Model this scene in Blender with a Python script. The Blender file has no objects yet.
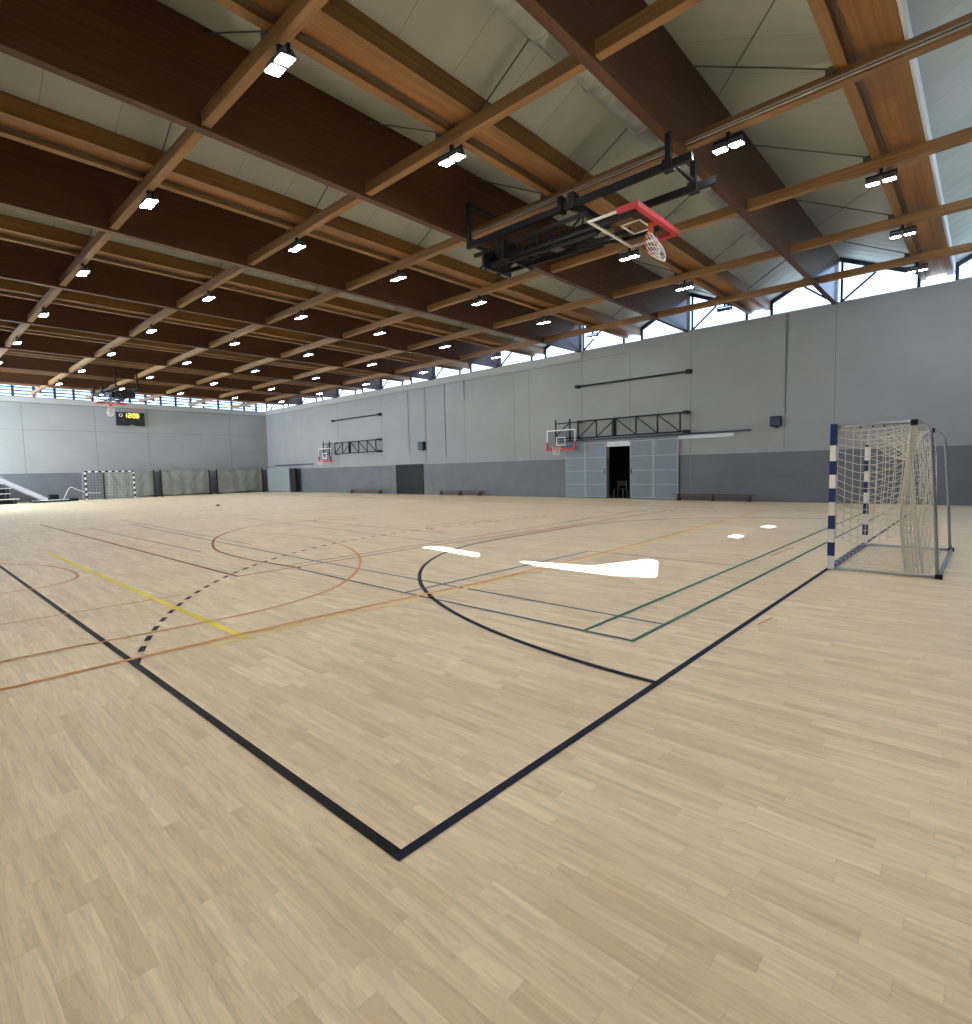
import bpy, bmesh, math, random
from mathutils import Vector, Matrix, geometry
random.seed(7)
S = bpy.context.scene
COL = S.collection
PI = math.pi

# ------------------------------------------------------------------ materials
def mat(name, col, rough=0.6, metal=0.0, spec=0.5, coat=0.0, emis=None, estr=0.0):
    m = bpy.data.materials.new(name); m.use_nodes = True
    b = m.node_tree.nodes['Principled BSDF']
    b.inputs['Base Color'].default_value = (*col, 1)
    b.inputs['Roughness'].default_value = rough
    b.inputs['Metallic'].default_value = metal
    b.inputs['Specular IOR Level'].default_value = spec
    b.inputs['Coat Weight'].default_value = coat
    b.inputs['Coat Roughness'].default_value = 0.15
    if emis:
        b.inputs['Emission Color'].default_value = (*emis, 1)
        b.inputs['Emission Strength'].default_value = estr
    return m

class NT:
    def __init__(s, m): s.t = m.node_tree; s.m = m; s.b = s.t.nodes['Principled BSDF']
    def n(s, typ, **kw):
        x = s.t.nodes.new(typ)
        for k, v in kw.items(): setattr(x, k, v)
        return x
    def l(s, a, b): s.t.links.new(a, b)
    def math(s, op, a, b=None, c=None):
        x = s.n('ShaderNodeMath', operation=op)
        for i, v in enumerate((a, b, c)):
            if v is None: continue
            if isinstance(v, (int, float)): x.inputs[i].default_value = v
            else: s.l(v, x.inputs[i])
        return x.outputs[0]
    def ramp(s, fac, stops):
        r = s.n('ShaderNodeValToRGB'); s.l(fac, r.inputs[0])
        e = r.color_ramp.elements
        while len(e) < len(stops): e.new(0.5)
        for i, (p, c) in enumerate(stops): e[i].position = p; e[i].color = (*c, 1)
        return r.outputs[0]
    def mix(s, f, a, b, mode='MIX'):
        x = s.n('ShaderNodeMix', data_type='RGBA', blend_type=mode)
        if isinstance(f, (int, float)): x.inputs[0].default_value = f
        else: s.l(f, x.inputs[0])
        for i, v in ((6, a), (7, b)):
            if isinstance(v, tuple): x.inputs[i].default_value = (*v, 1)
            else: s.l(v, x.inputs[i])
        return x.outputs[2]

def noise_var(m, scale=(3, 3, 3), amt=0.15, detail=4, bump=0.0):
    """multiplies the base colour by a soft noise"""
    t = NT(m); c = tuple(t.b.inputs['Base Color'].default_value)[:3]
    tc = t.n('ShaderNodeTexCoord'); mp = t.n('ShaderNodeMapping'); mp.inputs['Scale'].default_value = scale
    t.l(tc.outputs['Object'], mp.inputs[0])
    nz = t.n('ShaderNodeTexNoise'); nz.inputs['Scale'].default_value = 1; nz.inputs['Detail'].default_value = detail
    t.l(mp.outputs[0], nz.inputs[0])
    a = tuple(x * (1 - amt) for x in c); b = tuple(min(1, x * (1 + amt)) for x in c)
    t.l(t.ramp(nz.outputs[0], [(0.3, a), (0.7, b)]), t.b.inputs['Base Color'])
    if bump:
        bp = t.n('ShaderNodeBump'); bp.inputs['Strength'].default_value = bump; bp.inputs['Distance'].default_value = 0.01
        t.l(nz.outputs[0], bp.inputs['Height']); t.l(bp.outputs[0], t.b.inputs['Normal'])
    return m

def wood_mat(name, col, axis, rough=0.5, amt=0.22, lam=0.045, coat=0.0, spec=0.5):
    """glulam: grain stretched along AXIS, faint horizontal laminations"""
    m = mat(name, col, rough, coat=coat, spec=spec); t = NT(m)
    geo = t.n('ShaderNodeNewGeometry')
    sep = t.n('ShaderNodeSeparateXYZ'); t.l(geo.outputs['Position'], sep.inputs[0])
    mp = t.n('ShaderNodeMapping')
    mp.inputs['Scale'].default_value = (0.5, 14, 22) if axis == 'X' else (14, 0.5, 22)
    t.l(geo.outputs['Position'], mp.inputs[0])
    nz = t.n('ShaderNodeTexNoise'); nz.inputs['Scale'].default_value = 1; nz.inputs['Detail'].default_value = 5; nz.inputs['Roughness'].default_value = 0.65
    t.l(mp.outputs[0], nz.inputs[0])
    a = tuple(x * (1 - amt) for x in col); b = tuple(min(1, x * (1 + amt)) for x in col)
    c = t.ramp(nz.outputs[0], [(0.3, a), (0.7, b)])
    # laminations and board-to-board tone
    row = t.math('FLOOR', t.math('DIVIDE', sep.outputs[2], lam))
    along = t.math('FLOOR', t.math('DIVIDE', sep.outputs[0 if axis == 'X' else 1], 3.1))
    cb = t.n('ShaderNodeCombineXYZ'); t.l(row, cb.inputs[0]); t.l(along, cb.inputs[1])
    wn = t.n('ShaderNodeTexWhiteNoise'); t.l(cb.outputs[0], wn.inputs[0])
    g = t.ramp(wn.outputs[0], [(0, (0.82, 0.82, 0.82)), (1, (1.12, 1.12, 1.12))])
    t.l(t.mix(1.0, c, g, 'MULTIPLY'), t.b.inputs['Base Color'])
    return m

M = {}
M['beam'] = wood_mat('dark_stained_glulam', (0.078, 0.026, 0.0075), 'X', 0.6, coat=0.42, spec=0.3)
M['box_side'] = wood_mat('honey_glulam', (0.27, 0.138, 0.042), 'X', 0.55, coat=0.15)
M['ply'] = wood_mat('orange_plywood', (0.30, 0.140, 0.048), 'X', 0.55, lam=2.0, amt=0.3)
M['purlin'] = wood_mat('spruce_purlin', (0.285, 0.152, 0.056), 'Y', 0.5)
M['wall_up'] = noise_var(mat('painted_wall_light_grey', (0.275, 0.288, 0.298), 0.75), (0.4, 0.4, 0.6), 0.06, 3)
M['wall_low'] = noise_var(mat('painted_wall_slate_grey', (0.118, 0.132, 0.150), 0.6), (0.8, 0.8, 1.2), 0.10, 4)
M['joint'] = mat('wall_joint_grey', (0.17, 0.18, 0.19), 0.8)
M['cap'] = mat('parapet_grey', (0.38, 0.385, 0.38), 0.7)
M['steel'] = mat('dark_blue_grey_steel', (0.035, 0.055, 0.09), 0.45, 0.3)
M['black'] = mat('black_powder_coat', (0.006, 0.007, 0.009), 0.5, spec=0.3)
M['black_matt'] = mat('black_matt', (0.010, 0.010, 0.011), 0.8)
M['rod'] = mat('thin_dark_steel_rod', (0.10, 0.105, 0.11), 0.5, 0.5)
M['galv'] = noise_var(mat('galvanised_duct', (0.33, 0.36, 0.37), 0.42, 0.6), (4, 4, 4), 0.2, 3)
M['alu'] = mat('brushed_aluminium', (0.55, 0.56, 0.57), 0.35, 0.8)
M['tube'] = mat('goal_grey_tube', (0.30, 0.32, 0.34), 0.35, 0.7)
M['white'] = mat('white_paint', (0.80, 0.80, 0.80), 0.4)
M['offwhite'] = mat('offwhite_trim', (0.62, 0.68, 0.72), 0.5)
M['blue'] = mat('goal_blue_paint', (0.004, 0.028, 0.13), 0.4)
M['netw'] = mat('net_cord_white', (0.62, 0.60, 0.54), 0.8)
M['netp'] = mat('hoop_net_white', (0.8, 0.8, 0.8), 0.7)
M['red'] = mat('red_padding', (0.55, 0.045, 0.065), 0.5)
M['orange'] = mat('orange_rim', (0.62, 0.10, 0.03), 0.4)
M['door'] = noise_var(mat('door_grey_blue_sheet', (0.165, 0.215, 0.26), 0.5), (2, 2, 2), 0.06)
M['doorrail'] = mat('door_rail_pale_blue', (0.30, 0.37, 0.43), 0.5)
M['curtain'] = noise_var(mat('grey_divider_fabric', (0.215, 0.225, 0.215), 0.85), (1.5, 1.5, 1.5), 0.12)
M['matpad'] = mat('pale_grey_pad', (0.22, 0.245, 0.255), 0.7)
M['bench'] = wood_mat('dark_bench_wood', (0.11, 0.060, 0.040), 'Y', 0.5)
M['darkglass'] = mat('dark_door_panel', (0.010, 0.015, 0.013), 0.35, spec=0.2)
M['amber'] = mat('amber_digits', (0.5, 0.2, 0.02), 0.5, emis=(1.0, 0.42, 0.06), estr=2.2)
M['lens'] = mat('lamp_lens', (1, 1, 1), 0.4, emis=(1.0, 0.97, 0.92), estr=62.0)
M['lens_off'] = mat('lamp_lens_unlit', (0.3, 0.3, 0.32), 0.2)
M['store'] = mat('storage_room_dark', (0.012, 0.012, 0.012), 0.9)
M['chair'] = mat('charcoal_plastic', (0.07, 0.07, 0.075), 0.6)
M['fit'] = mat('lamp_housing_grey', (0.10, 0.105, 0.11), 0.5, 0.4)

def line_mat(name, col, wear=0.12):
    m = mat(name, col, 0.5, spec=0.12); return noise_var(m, (1.2, 1.2, 1), wear, 3)
LM = dict(black=line_mat('line_black', (0.007, 0.007, 0.008)), navy=line_mat('line_navy', (0.008, 0.012, 0.032)),
          orange=line_mat('line_orange', (0.92, 0.45, 0.15)), yellow=line_mat('line_yellow', (1.0, 0.76, 0.12)),
          cream=line_mat('line_cream', (1.0, 0.72, 0.32)), red=line_mat('line_red', (0.42, 0.085, 0.06)),
          salmon=line_mat('line_salmon', (0.70, 0.32, 0.18)), green=line_mat('line_green', (0.05, 0.19, 0.13)),
          teal=line_mat('line_teal', (0.09, 0.17, 0.18)), blue=line_mat('line_blue', (0.10, 0.20, 0.30)),
          salmon2=line_mat('line_pale_orange', (0.78, 0.38, 0.17)), grey=line_mat('line_grey', (0.33, 0.28, 0.22)))

def floor_material():
    m = mat('maple_plank_vinyl', (0.6, 0.5, 0.35), 0.38); t = NT(m)
    geo = t.n('ShaderNodeNewGeometry'); sep = t.n('ShaderNodeSeparateXYZ'); t.l(geo.outputs['Position'], sep.inputs[0])
    x, y = sep.outputs[0], sep.outputs[1]
    W, L = 0.083, 0.62
    row = t.math('FLOOR', t.math('DIVIDE', x, W))
    wr = t.n('ShaderNodeTexWhiteNoise', noise_dimensions='1D'); t.l(row, wr.inputs['W'])
    yo = t.math('ADD', t.math('DIVIDE', y, L), t.math('MULTIPLY', wr.outputs[0], 7.0))
    idx = t.math('FLOOR', yo)
    cb = t.n('ShaderNodeCombineXYZ'); t.l(row, cb.inputs[0]); t.l(idx, cb.inputs[1])
    wn = t.n('ShaderNodeTexWhiteNoise', noise_dimensions='2D'); t.l(cb.outputs[0], wn.inputs[0])
    tone = t.ramp(wn.outputs[0], [(0.0, (0.765, 0.60, 0.375)), (0.35, (0.81, 0.65, 0.42)), (0.7, (0.845, 0.69, 0.455)), (1.0, (0.88, 0.735, 0.50))])
    # grain: stretched along the plank, shifted per plank
    cb2 = t.n('ShaderNodeCombineXYZ')
    t.l(t.math('ADD', t.math('MULTIPLY', x, 24.0), t.math('MULTIPLY', wn.outputs[0], 90.0)), cb2.inputs[0])
    t.l(t.math('MULTIPLY', y, 1.7), cb2.inputs[1]); t.l(t.math('MULTIPLY', wn.outputs[0], 30.0), cb2.inputs[2])
    nz = t.n('ShaderNodeTexNoise'); nz.inputs['Scale'].default_value = 1; nz.inputs['Detail'].default_value = 6; nz.inputs['Roughness'].default_value = 0.6
    nz.inputs['Distortion'].default_value = 0.9
    t.l(cb2.outputs[0], nz.inputs[0])
    rings = t.math('SINE', t.math('MULTIPLY', nz.outputs[0], 55.0))
    grain = t.math('MULTIPLY_ADD', rings, 0.05, t.math('MULTIPLY_ADD', nz.outputs[0], 0.80, 0.58))
    gc = t.n('ShaderNodeCombineColor'); [t.l(grain, gc.inputs[i]) for i in range(3)]
    c = t.mix(1.0, tone, gc.outputs[0], 'MULTIPLY')
    # joints
    fx = t.math('FRACT', t.math('DIVIDE', x, W)); fy = t.math('FRACT', yo)
    jx = t.math('LESS_THAN', t.math('MINIMUM', fx, t.math('SUBTRACT', 1.0, fx)), 0.02)
    jy = t.math('LESS_THAN', t.math('MINIMUM', fy, t.math('SUBTRACT', 1.0, fy)), 0.004)
    j = t.math('MULTIPLY', t.math('MAXIMUM', jx, jy), 0.13)
    c = t.mix(j, c, (0.28, 0.20, 0.12))
    # broad tonal drift and scuffs
    big = t.n('ShaderNodeTexNoise'); big.inputs['Scale'].default_value = 0.5; big.inputs['Detail'].default_value = 3
    t.l(geo.outputs['Position'], big.inputs[0])
    c = t.mix(1.0, c, t.ramp(big.outputs[0], [(0.3, (0.95, 0.95, 0.95)), (0.7, (1.05, 1.05, 1.04))]), 'MULTIPLY')
    sp = t.n('ShaderNodeTexVoronoi'); sp.inputs['Scale'].default_value = 1.1; t.l(geo.outputs['Position'], sp.inputs[0])
    spot = t.math('LESS_THAN', sp.outputs['Distance'], 0.013)
    c = t.mix(t.math('MULTIPLY', spot, 0.75), c, (0.10, 0.07, 0.05))
    t.l(c, t.b.inputs['Base Color'])
    t.l(t.math('MULTIPLY_ADD', nz.outputs[0], 0.16, 0.32), t.b.inputs['Roughness'])
    return m
M['floor'] = floor_material()

def roof_material():
    m = mat('pale_roof_panel', (0.44, 0.43, 0.365), 0.55); t = NT(m)
    geo = t.n('ShaderNodeNewGeometry'); sep = t.n('ShaderNodeSeparateXYZ'); t.l(geo.outputs['Position'], sep.inputs[0])
    x = sep.outputs[0]
    fx = t.math('FRACT', t.math('DIVIDE', x, 1.15))
    seam = t.math('LESS_THAN', fx, 0.012)
    nz = t.n('ShaderNodeTexNoise'); nz.inputs['Scale'].default_value = 0.9; nz.inputs['Detail'].default_value = 3
    t.l(geo.outputs['Position'], nz.inputs[0])
    c = t.ramp(nz.outputs[0], [(0.3, (0.355, 0.39, 0.365)), (0.7, (0.415, 0.45, 0.425))])
    c = t.mix(t.math('MULTIPLY', seam, 0.55), c, (0.14, 0.13, 0.11))
    t.l(c, t.b.inputs['Base Color'])
    # wavy foil: long shallow waves across X, gentle sag
    wv = t.math('SINE', t.math('MULTIPLY_ADD', x, 2 * PI / 0.575, t.math('MULTIPLY', nz.outputs[0], 4.0)))
    bp = t.n('ShaderNodeBump'); bp.inputs['Strength'].default_value = 0.22; bp.inputs['Distance'].default_value = 0.02
    t.l(wv, bp.inputs['Height']); t.l(bp.outputs[0], t.b.inputs['Normal'])
    return m
M['roof'] = roof_material()

def thin_glass(name, tint, refl=0.06):
    m = bpy.data.materials.new(name); m.use_nodes = True; t = m.node_tree
    for n in list(t.nodes): t.nodes.remove(n)
    o = t.nodes.new('ShaderNodeOutputMaterial'); mx = t.nodes.new('ShaderNodeMixShader')
    tr = t.nodes.new('ShaderNodeBsdfTransparent'); gl = t.nodes.new('ShaderNodeBsdfGlossy')
    tr.inputs[0].default_value = (*tint, 1); gl.inputs['Roughness'].default_value = 0.05
    mx.inputs[0].default_value = refl
    t.links.new(tr.outputs[0], mx.inputs[1]); t.links.new(gl.outputs[0], mx.inputs[2]); t.links.new(mx.outputs[0], o.inputs[0])
    return m
M['glass'] = thin_glass('window_glass', (0.93, 0.96, 0.97), 0.06)
M['board_glass'] = thin_glass('backboard_acrylic', (0.86, 0.88, 0.90), 0.02)

# ------------------------------------------------------------------ mesh helpers
class MB:
    def __init__(s): s.v = []; s.f = []
    def box(s, x0, x1, y0, y1, z0, z1):
        b = len(s.v)
        s.v += [(x, y, z) for z in (z0, z1) for y in (y0, y1) for x in (x0, x1)]
        s.f += [tuple(b + i for i in q) for q in ((0, 2, 3, 1), (4, 5, 7, 6), (0, 1, 5, 4), (2, 6, 7, 3), (0, 4, 6, 2), (1, 3, 7, 5))]
        return s
    def bar(s, p, q, w, h=None, up=(0, 0, 1)):
        """rectangular bar from p to q, w wide, h high"""
        h = h or w; p, q = Vector(p), Vector(q); d = (q - p).normalized(); up = Vector(up)
        if abs(d.dot(up)) > 0.98: up = Vector((1, 0, 0))
        sd = d.cross(up).normalized(); u = sd.cross(d).normalized(); b = len(s.v)
        for c in (p, q):
            for a, e in ((-1, -1), (1, -1), (1, 1), (-1, 1)): s.v.append(tuple(c + sd * a * w / 2 + u * e * h / 2))
        s.f += [tuple(b + i for i in f) for f in ((3, 2, 1, 0), (4, 5, 6, 7), (0, 1, 5, 4), (1, 2, 6, 5), (2, 3, 7, 6), (3, 0, 4, 7))]
        return s
    def tube(s, pts, r, n=10, cap=True, closed=False):
        pts = [Vector(p) for p in pts]; b = len(s.v); k = len(pts); prev = None
        for i, p in enumerate(pts):
            a = pts[i - 1] if (i > 0 or closed) else p; c = pts[(i + 1) % k] if (i < k - 1 or closed) else p
            d = (c - a).normalized()
            if prev is None:
                u = Vector((0, 0, 1)) if abs(d.z) < 0.9 else Vector((1, 0, 0))
                u = (u - d * u.dot(d)).normalized()
            else:
                u = (prev - d * prev.dot(d)); u = u.normalized() if u.length > 1e-6 else d.orthogonal().normalized()
            prev = u; w = d.cross(u)
            rr = r[i] if isinstance(r, (list, tuple)) else r
            for j in range(n):
                t = 2 * PI * j / n; s.v.append(tuple(p + (u * math.cos(t) + w * math.sin(t)) * rr))
        for i in range(k if closed else k - 1):
            for j in range(n):
                i2 = (i + 1) % k
                s.f.append((b + i * n + j, b + i * n + (j + 1) % n, b + i2 * n + (j + 1) % n, b + i2 * n + j))
        if cap and not closed:
            s.f.append(tuple(b + j for j in range(n - 1, -1, -1))); s.f.append(tuple(b + (k - 1) * n + j for j in range(n)))
        return s
    def prism(s, poly, axis, a0, a1):
        """poly of 2D points extruded along AXIS from a0 to a1"""
        b = len(s.v); n = len(poly)
        for a in (a0, a1):
            for (p, q) in poly:
                s.v.append({'X': (a, p, q), 'Y': (p, a, q), 'Z': (p, q, a)}[axis])
        s.f.append(tuple(b + i for i in range(n - 1, -1, -1))); s.f.append(tuple(b + n + i for i in range(n)))
        for i in range(n): s.f.append((b + i, b + (i + 1) % n, b + n + (i + 1) % n, b + n + i))
        return s
    def grid(s, fn, nu, nv):
        b = len(s.v)
        for i in range(nu + 1):
            for j in range(nv + 1): s.v.append(tuple(fn(i / nu, j / nv)))
        for i in range(nu):
            for j in range(nv):
                a = b + i * (nv + 1) + j; s.f.append((a, a + nv + 1, a + nv + 2, a + 1))
        return s
    def strip(s, pts, w, z, t=0.0015):
        """a painted line of width w along 2D points"""
        pts = [Vector(p) for p in pts]; b = len(s.v); n = len(pts)
        for i, p in enumerate(pts):
            d1 = (p - pts[i - 1]).normalized() if i > 0 else None
            d2 = (pts[i + 1] - p).normalized() if i < n - 1 else None
            if d1 is None: d1 = d2
            if d2 is None: d2 = d1
            n1 = Vector((-d1.y, d1.x)); n2 = Vector((-d2.y, d2.x)); m = (n1 + n2).normalized(); k = min(2.0, 1 / max(0.3, m.dot(n1)))
            for e in (-1, 1): s.v.append((p.x + m.x * e * k * w / 2, p.y + m.y * e * k * w / 2, z))
        for i in range(n - 1):
            a = b + 2 * i; s.f.append((a, a + 2, a + 3, a + 1))
        return s
    def build(s, name, m, parent=None, smooth=False, bevel=0.0, loc=None):
        me = bpy.data.meshes.new(name); vs = s.v
        if loc is not None: vs = [(x - loc[0], y - loc[1], z - loc[2]) for x, y, z in s.v]
        me.from_pydata(vs, [], s.f)
        bm = bmesh.new(); bm.from_mesh(me); bmesh.ops.recalc_face_normals(bm, faces=bm.faces)
        if bevel: bmesh.ops.bevel(bm, geom=[e for e in bm.edges], offset=bevel, segments=1, affect='EDGES', clamp_overlap=True)
        bm.to_mesh(me); bm.free(); me.update()
        if smooth:
            for p in me.polygons: p.use_smooth = True
        me.materials.append(m)
        o = bpy.data.objects.new(name, me); COL.objects.link(o)
        if parent: o.parent = parent
        if loc is not None: o.location = loc
        return o

def tag(o, label=None, cat=None, group=None, kind=None):
    if label: o['label'] = label
    if cat: o['category'] = cat
    if group: o['group'] = group
    if kind: o['kind'] = kind
    return o
def empty(name, loc=(0, 0, 0), rz=0.0, **kw):
    o = bpy.data.objects.new(name, None); COL.objects.link(o); o.location = loc; o.rotation_euler = (0, 0, rz)
    o.empty_display_size = 0.1
    return tag(o, **kw)
def copy_tree(o, parent=None):
    kids = list(o.children); c = o.copy(); COL.objects.link(c)
    if parent: c.parent = parent
    for ch in kids: copy_tree(ch, c)
    return c
def struct(name, mb, m, parent=None, **kw):
    o = mb.build(name, m, parent, **kw)
    if not parent: o['kind'] = 'structure'
    return o
ORD = ['first', 'second', 'third', 'fourth', 'fifth', 'sixth', 'seventh', 'eighth', 'ninth', 'tenth', 'eleventh']

# ------------------------------------------------------------------ dimensions
H_EYE = 1.6
XW, XL, YB, YF = 24.9, -5.06, 51.05, -4.6
TOPZ = 7.58
PER = 5.71
YD = [4.52 + PER * k for k in range(8)]          # deep beams, face towards the camera
DW = 0.18
YX = [1.19 + PER * k for k in range(9)]          # box beams
BW = 0.88
PX = [4.19, 7.56, 10.83, 14.38, 18.12, 21.78]    # purlin rows
DZ0, DZ1 = 7.57, 9.30
BZ0, BZ1 = 7.84, 8.20
PZ0, PZ1 = 7.62, 7.84

# ------------------------------------------------------------------ floor and its painted lines
fl = struct('floor', MB().box(XL - .2, XW + .25, YF - .2, YB + .25, -0.2, 0.0), M['floor'])
_z = [0.0]
def line(pts, col, w=0.05, level=1, label=None, closed=False):
    o = MB().strip(pts, w, 0.001 + 0.0012 * level).build('court_line', LM[col], fl)
    if label: o['label'] = label
    return o
def smooth(pts, n=10):
    """Catmull-Rom through the points"""
    P = [Vector(p) for p in pts]; P = [P[0] * 2 - P[1]] + P + [P[-1] * 2 - P[-2]]; out = []
    for i in range(1, len(P) - 2):
        for k in range(n):
            t = k / n; a, b, c, d = P[i - 1], P[i], P[i + 1], P[i + 2]
            out.append(0.5 * ((2 * b) + (c - a) * t + (2 * a - 5 * b + 4 * c - d) * t * t + (-a + 3 * b - 3 * c + d) * t ** 3))
    out.append(P[-2]); return out
def arc(cx, cy, a, b, t0, t1, n=60):
    return [Vector((cx + a * math.cos(math.radians(t0 + (t1 - t0) * i / n)), cy + b * math.sin(math.radians(t0 + (t1 - t0) * i / n)))) for i in range(n + 1)]
GX0, GX1, GY = 9.45, 12.45, 1.79
cx0, cy0 = 1.375, 1.545
# corner: sideline and goal line share a mitred corner
line([(1.34, 41.9), (1.34, 5.0), (1.34, 1.789)], 'black', 0.052, 2, 'black sideline running to the back wall')
line([(1.314, 1.763), (20.5, 1.763)], 'navy', 0.052, 2, 'navy goal line passing under the goal')
line([(20.47, 1.8), (20.47, 41.9)], 'black', 0.055, 2, 'black sideline beside the door wall')
line([(1.35, 41.87), (20.5, 41.87)], 'black', 0.055, 2, 'black end line at the far end')
line(arc(9.42, 1.78, 5.68, 6.5, 180, 92) + arc(12.45, 1.78, 5.68, 6.5, 88, 0), 'navy', 0.058, 3, 'curved navy goal area line')
# dashed nine metre line
a = arc(9.42, 1.76, 8.70, 9.65, 158.2, 90, 240) + [Vector((9.42 + .15 * i, 11.41)) for i in range(1, 20)] + arc(12.45, 1.76, 8.2, 9.65, 90, 24, 240)
acc = 0.0; seg = [a[0]]; k = 0
for i in range(1, len(a)):
    acc += (a[i] - a[i - 1]).length; seg.append(a[i])
    if acc >= 0.17:
        if k % 2 == 0 and len(seg) > 1:
            k1 = MB().strip(seg, 0.055, 0.0046); 
            if 'dash' not in globals(): dash = MB()
            o_ = len(dash.v); dash.v += k1.v; dash.f += [tuple(q + o_ for q in f) for f in k1.f]
        k += 1; acc = 0; seg = [a[i]]
tag(dash.build('dashed_court_line', LM['black'], fl), 'dashed black free throw arc')
line([(2.29, 15.2), (2.29, 5.33)], 'yellow', 0.075, 4, 'bright yellow line')
line([(1.93, 5.35), (2.89, 5.385), (4.14, 5.235), (5.7, 5.18), (9.0, 5.18), (17.2, 5.56)], 'cream', 0.085, 3, 'pale yellow line beside the orange one')
line([(-5.0, 5.62), (0.5, 5.54), (2.95, 5.50), (5.7, 5.30), (9.0, 5.30), (20.5, 5.72)], 'orange', 0.055, 5, 'long orange line across the court')
line(smooth([(-5.0, 6.42), (0.57, 6.40), (1.3, 6.36), (2.5, 6.28), (3.4, 6.40), (4.35, 6.86), (5.45, 8.0), (6.35, 9.5), (6.95, 11.3), (7.1, 13.2), (6.7, 15.0)]), 'salmon2', 0.05, 4, 'salmon three point line curving away')
line(smooth([(-0.4, 10.6), (1.2, 10.3), (1.9, 10.7), (2.08, 11.6), (1.9, 12.9), (1.2, 14.4)]), 'salmon', 0.05, 3, 'faint salmon arc near the yellow line')
line([(-5, 8.1), (1.3, 8.05), (2.6, 8.02)], 'salmon', 0.04, 3)
line([(3.62, 25.0), (3.66, 8.72)], 'red', 0.055, 4, 'red line parallel to the sideline')
line([(3.64, 8.74), (7.5, 8.78), (13.0, 8.55), (19.5, 8.4)], 'red', 0.05, 4, 'red line turning across the court')
line([(4.6, 9.05), (9.0, 9.1), (19.5, 9.3)], 'grey', 0.05, 3)
line(smooth([(4.68, 8.6), (4.6, 9.5), (4.55, 10.3), (4.65, 11.9), (5.05, 13.3), (5.8, 14.9), (7.0, 16.4), (8.3, 17.1), (9.8, 16.9), (11.2, 16.2)]), 'red', 0.055, 4, 'dark red curve in mid court')
line([(4.53, 2.35), (4.53, 5.6), (4.60, 8.6)], 'teal', 0.042, 3, 'teal line parallel to the sideline')
line([(5.21, 2.35), (5.22, 9.2), (5.6, 22.0)], 'teal', 0.040, 2)
line([(4.50, 2.37), (20.5, 2.37)], 'green', 0.045, 4, 'green line closest to the goal line')
line([(4.50, 2.89), (20.5, 2.86)], 'green', 0.045, 4, 'second green line beyond the goal line')
line([(8.96, 2.87), (9.02, 5.65)], 'grey', 0.04, 2)
line([(4.50, 5.66), (8.95, 5.62)], 'blue', 0.045, 4, 'blue line ending in front of the bright patch')
line([(4.36, 21.5), (4.40, 12.2)], 'grey', 0.045, 2)
line([(9.6, 10.2), (9.63, 18.0)], 'grey', 0.05, 2)
line(smooth([(9.4, 16.0), (9.8, 17.0), (10.6, 17.6), (12.4, 17.4), (14.5, 16.3)]), 'salmon', 0.05, 3)
line(smooth([(9.95, 10.7), (9.93, 11.2), (10.4, 11.8), (11.6, 12.0), (13.0, 11.6)]), 'salmon', 0.05, 3, 'small salmon arc in front of the doors')
line([(9.2, 8.4), (13.2, 8.45)], 'orange', 0.045, 3)
line([(-5, 21.7), (20.4, 21.7)], 'grey', 0.05, 2)
line([(8.3, 9.0), (8.9, 20.0)], 'grey', 0.04, 2)
line([(6.0, 24.5), (5.6, 12.5)], 'grey', 0.04, 2)
line([(13.6, 9.3), (15.2, 9.4)], 'grey', 0.05, 2)
line([(5.76, 1.66), (6.12, 1.62)], 'salmon', 0.02, 3)
line([(10.2, 2.75), (11.6, 2.72)], 'salmon', 0.03, 3)

# ------------------------------------------------------------------ walls
def wall_cells(mb_lo, mb_up, x0, x1, y0, y1, z0, z1):
    if z0 < 2.06: mb_lo.box(x0, x1, y0, y1, z0, min(z1, 2.06))
    if z1 > 2.06: mb_up.box(x0, x1, y0, y1, max(z0, 2.06), z1)
lo, up = MB(), MB()
D1 = (13.12, 14.46, 2.86); D2 = (28.62, 31.55, 2.09)
T = XW + 0.25
for (y0, y1, z0) in ((YF, D1[0], 0), (D1[0], D1[1], D1[2]), (D1[1], D2[0], 0), (D2[0], D2[1], D2[2]), (D2[1], YB + .25, 0)):
    wall_cells(lo, up, XW, T, y0, y1, z0, TOPZ)
wr = struct('wall_right', up, M['wall_up'])
tag(lo.build('wall_dado', M['wall_low'], wr), 'slate grey lower band of the wall')
jm = MB()
for y in (4.55, 6.28, 10.15, 13.15, 15.9, 19.4, 20.5, 24.56, 26.28, 28.33, 29.89, 33.1, 38.8, 44.5, 45.8, 47.4):
    jm.box(XW - 0.004, XW, y - 0.012, y + 0.012, 0.0 if y in (19.4, 33.1, 38.8, 10.15) else 2.06, 7.1 if y > 13 else TOPZ)
jm.box(XW - 0.004, XW, 13.15, YB, 7.10, 7.13)
tag(jm.build('panel_joint', M['joint'], wr), 'thin grey wall joint', kind='stuff')
cp = MB().box(XW - 0.05, XW, 15.9, YB, 7.22, TOPZ); cp.box(XW - .02, T, YF, YB, TOPZ, TOPZ + 0.03)
cp.build('parapet_cap', M['cap'], wr)
lo, up = MB(), MB()
wall_cells(lo, up, XL, XW, YB, YB + .25, 0, 7.50)
wb = struct('wall_back', up, M['wall_up'])
tag(lo.build('wall_dado', M['wall_low'], wb), 'slate grey lower band of the wall')
jm = MB()
for x in (-1.1, 3.0, 6.9, 11.25, 14.85, 21.46): jm.box(x - .02, x + .02, YB - .004, YB, 2.06, 7.1)
jm.box(XL, XW, YB - .004, YB, 5.18, 5.21); jm.box(XL, XW, YB - .005, YB, 7.08, 7.12)
tag(jm.build('panel_joint', M['joint'], wb), 'thin grey wall joint', kind='stuff')
MB().box(XL, XW, YB - .10, YB, 7.15, 7.5).build('parapet_cap', M['cap'], wb)
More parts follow.
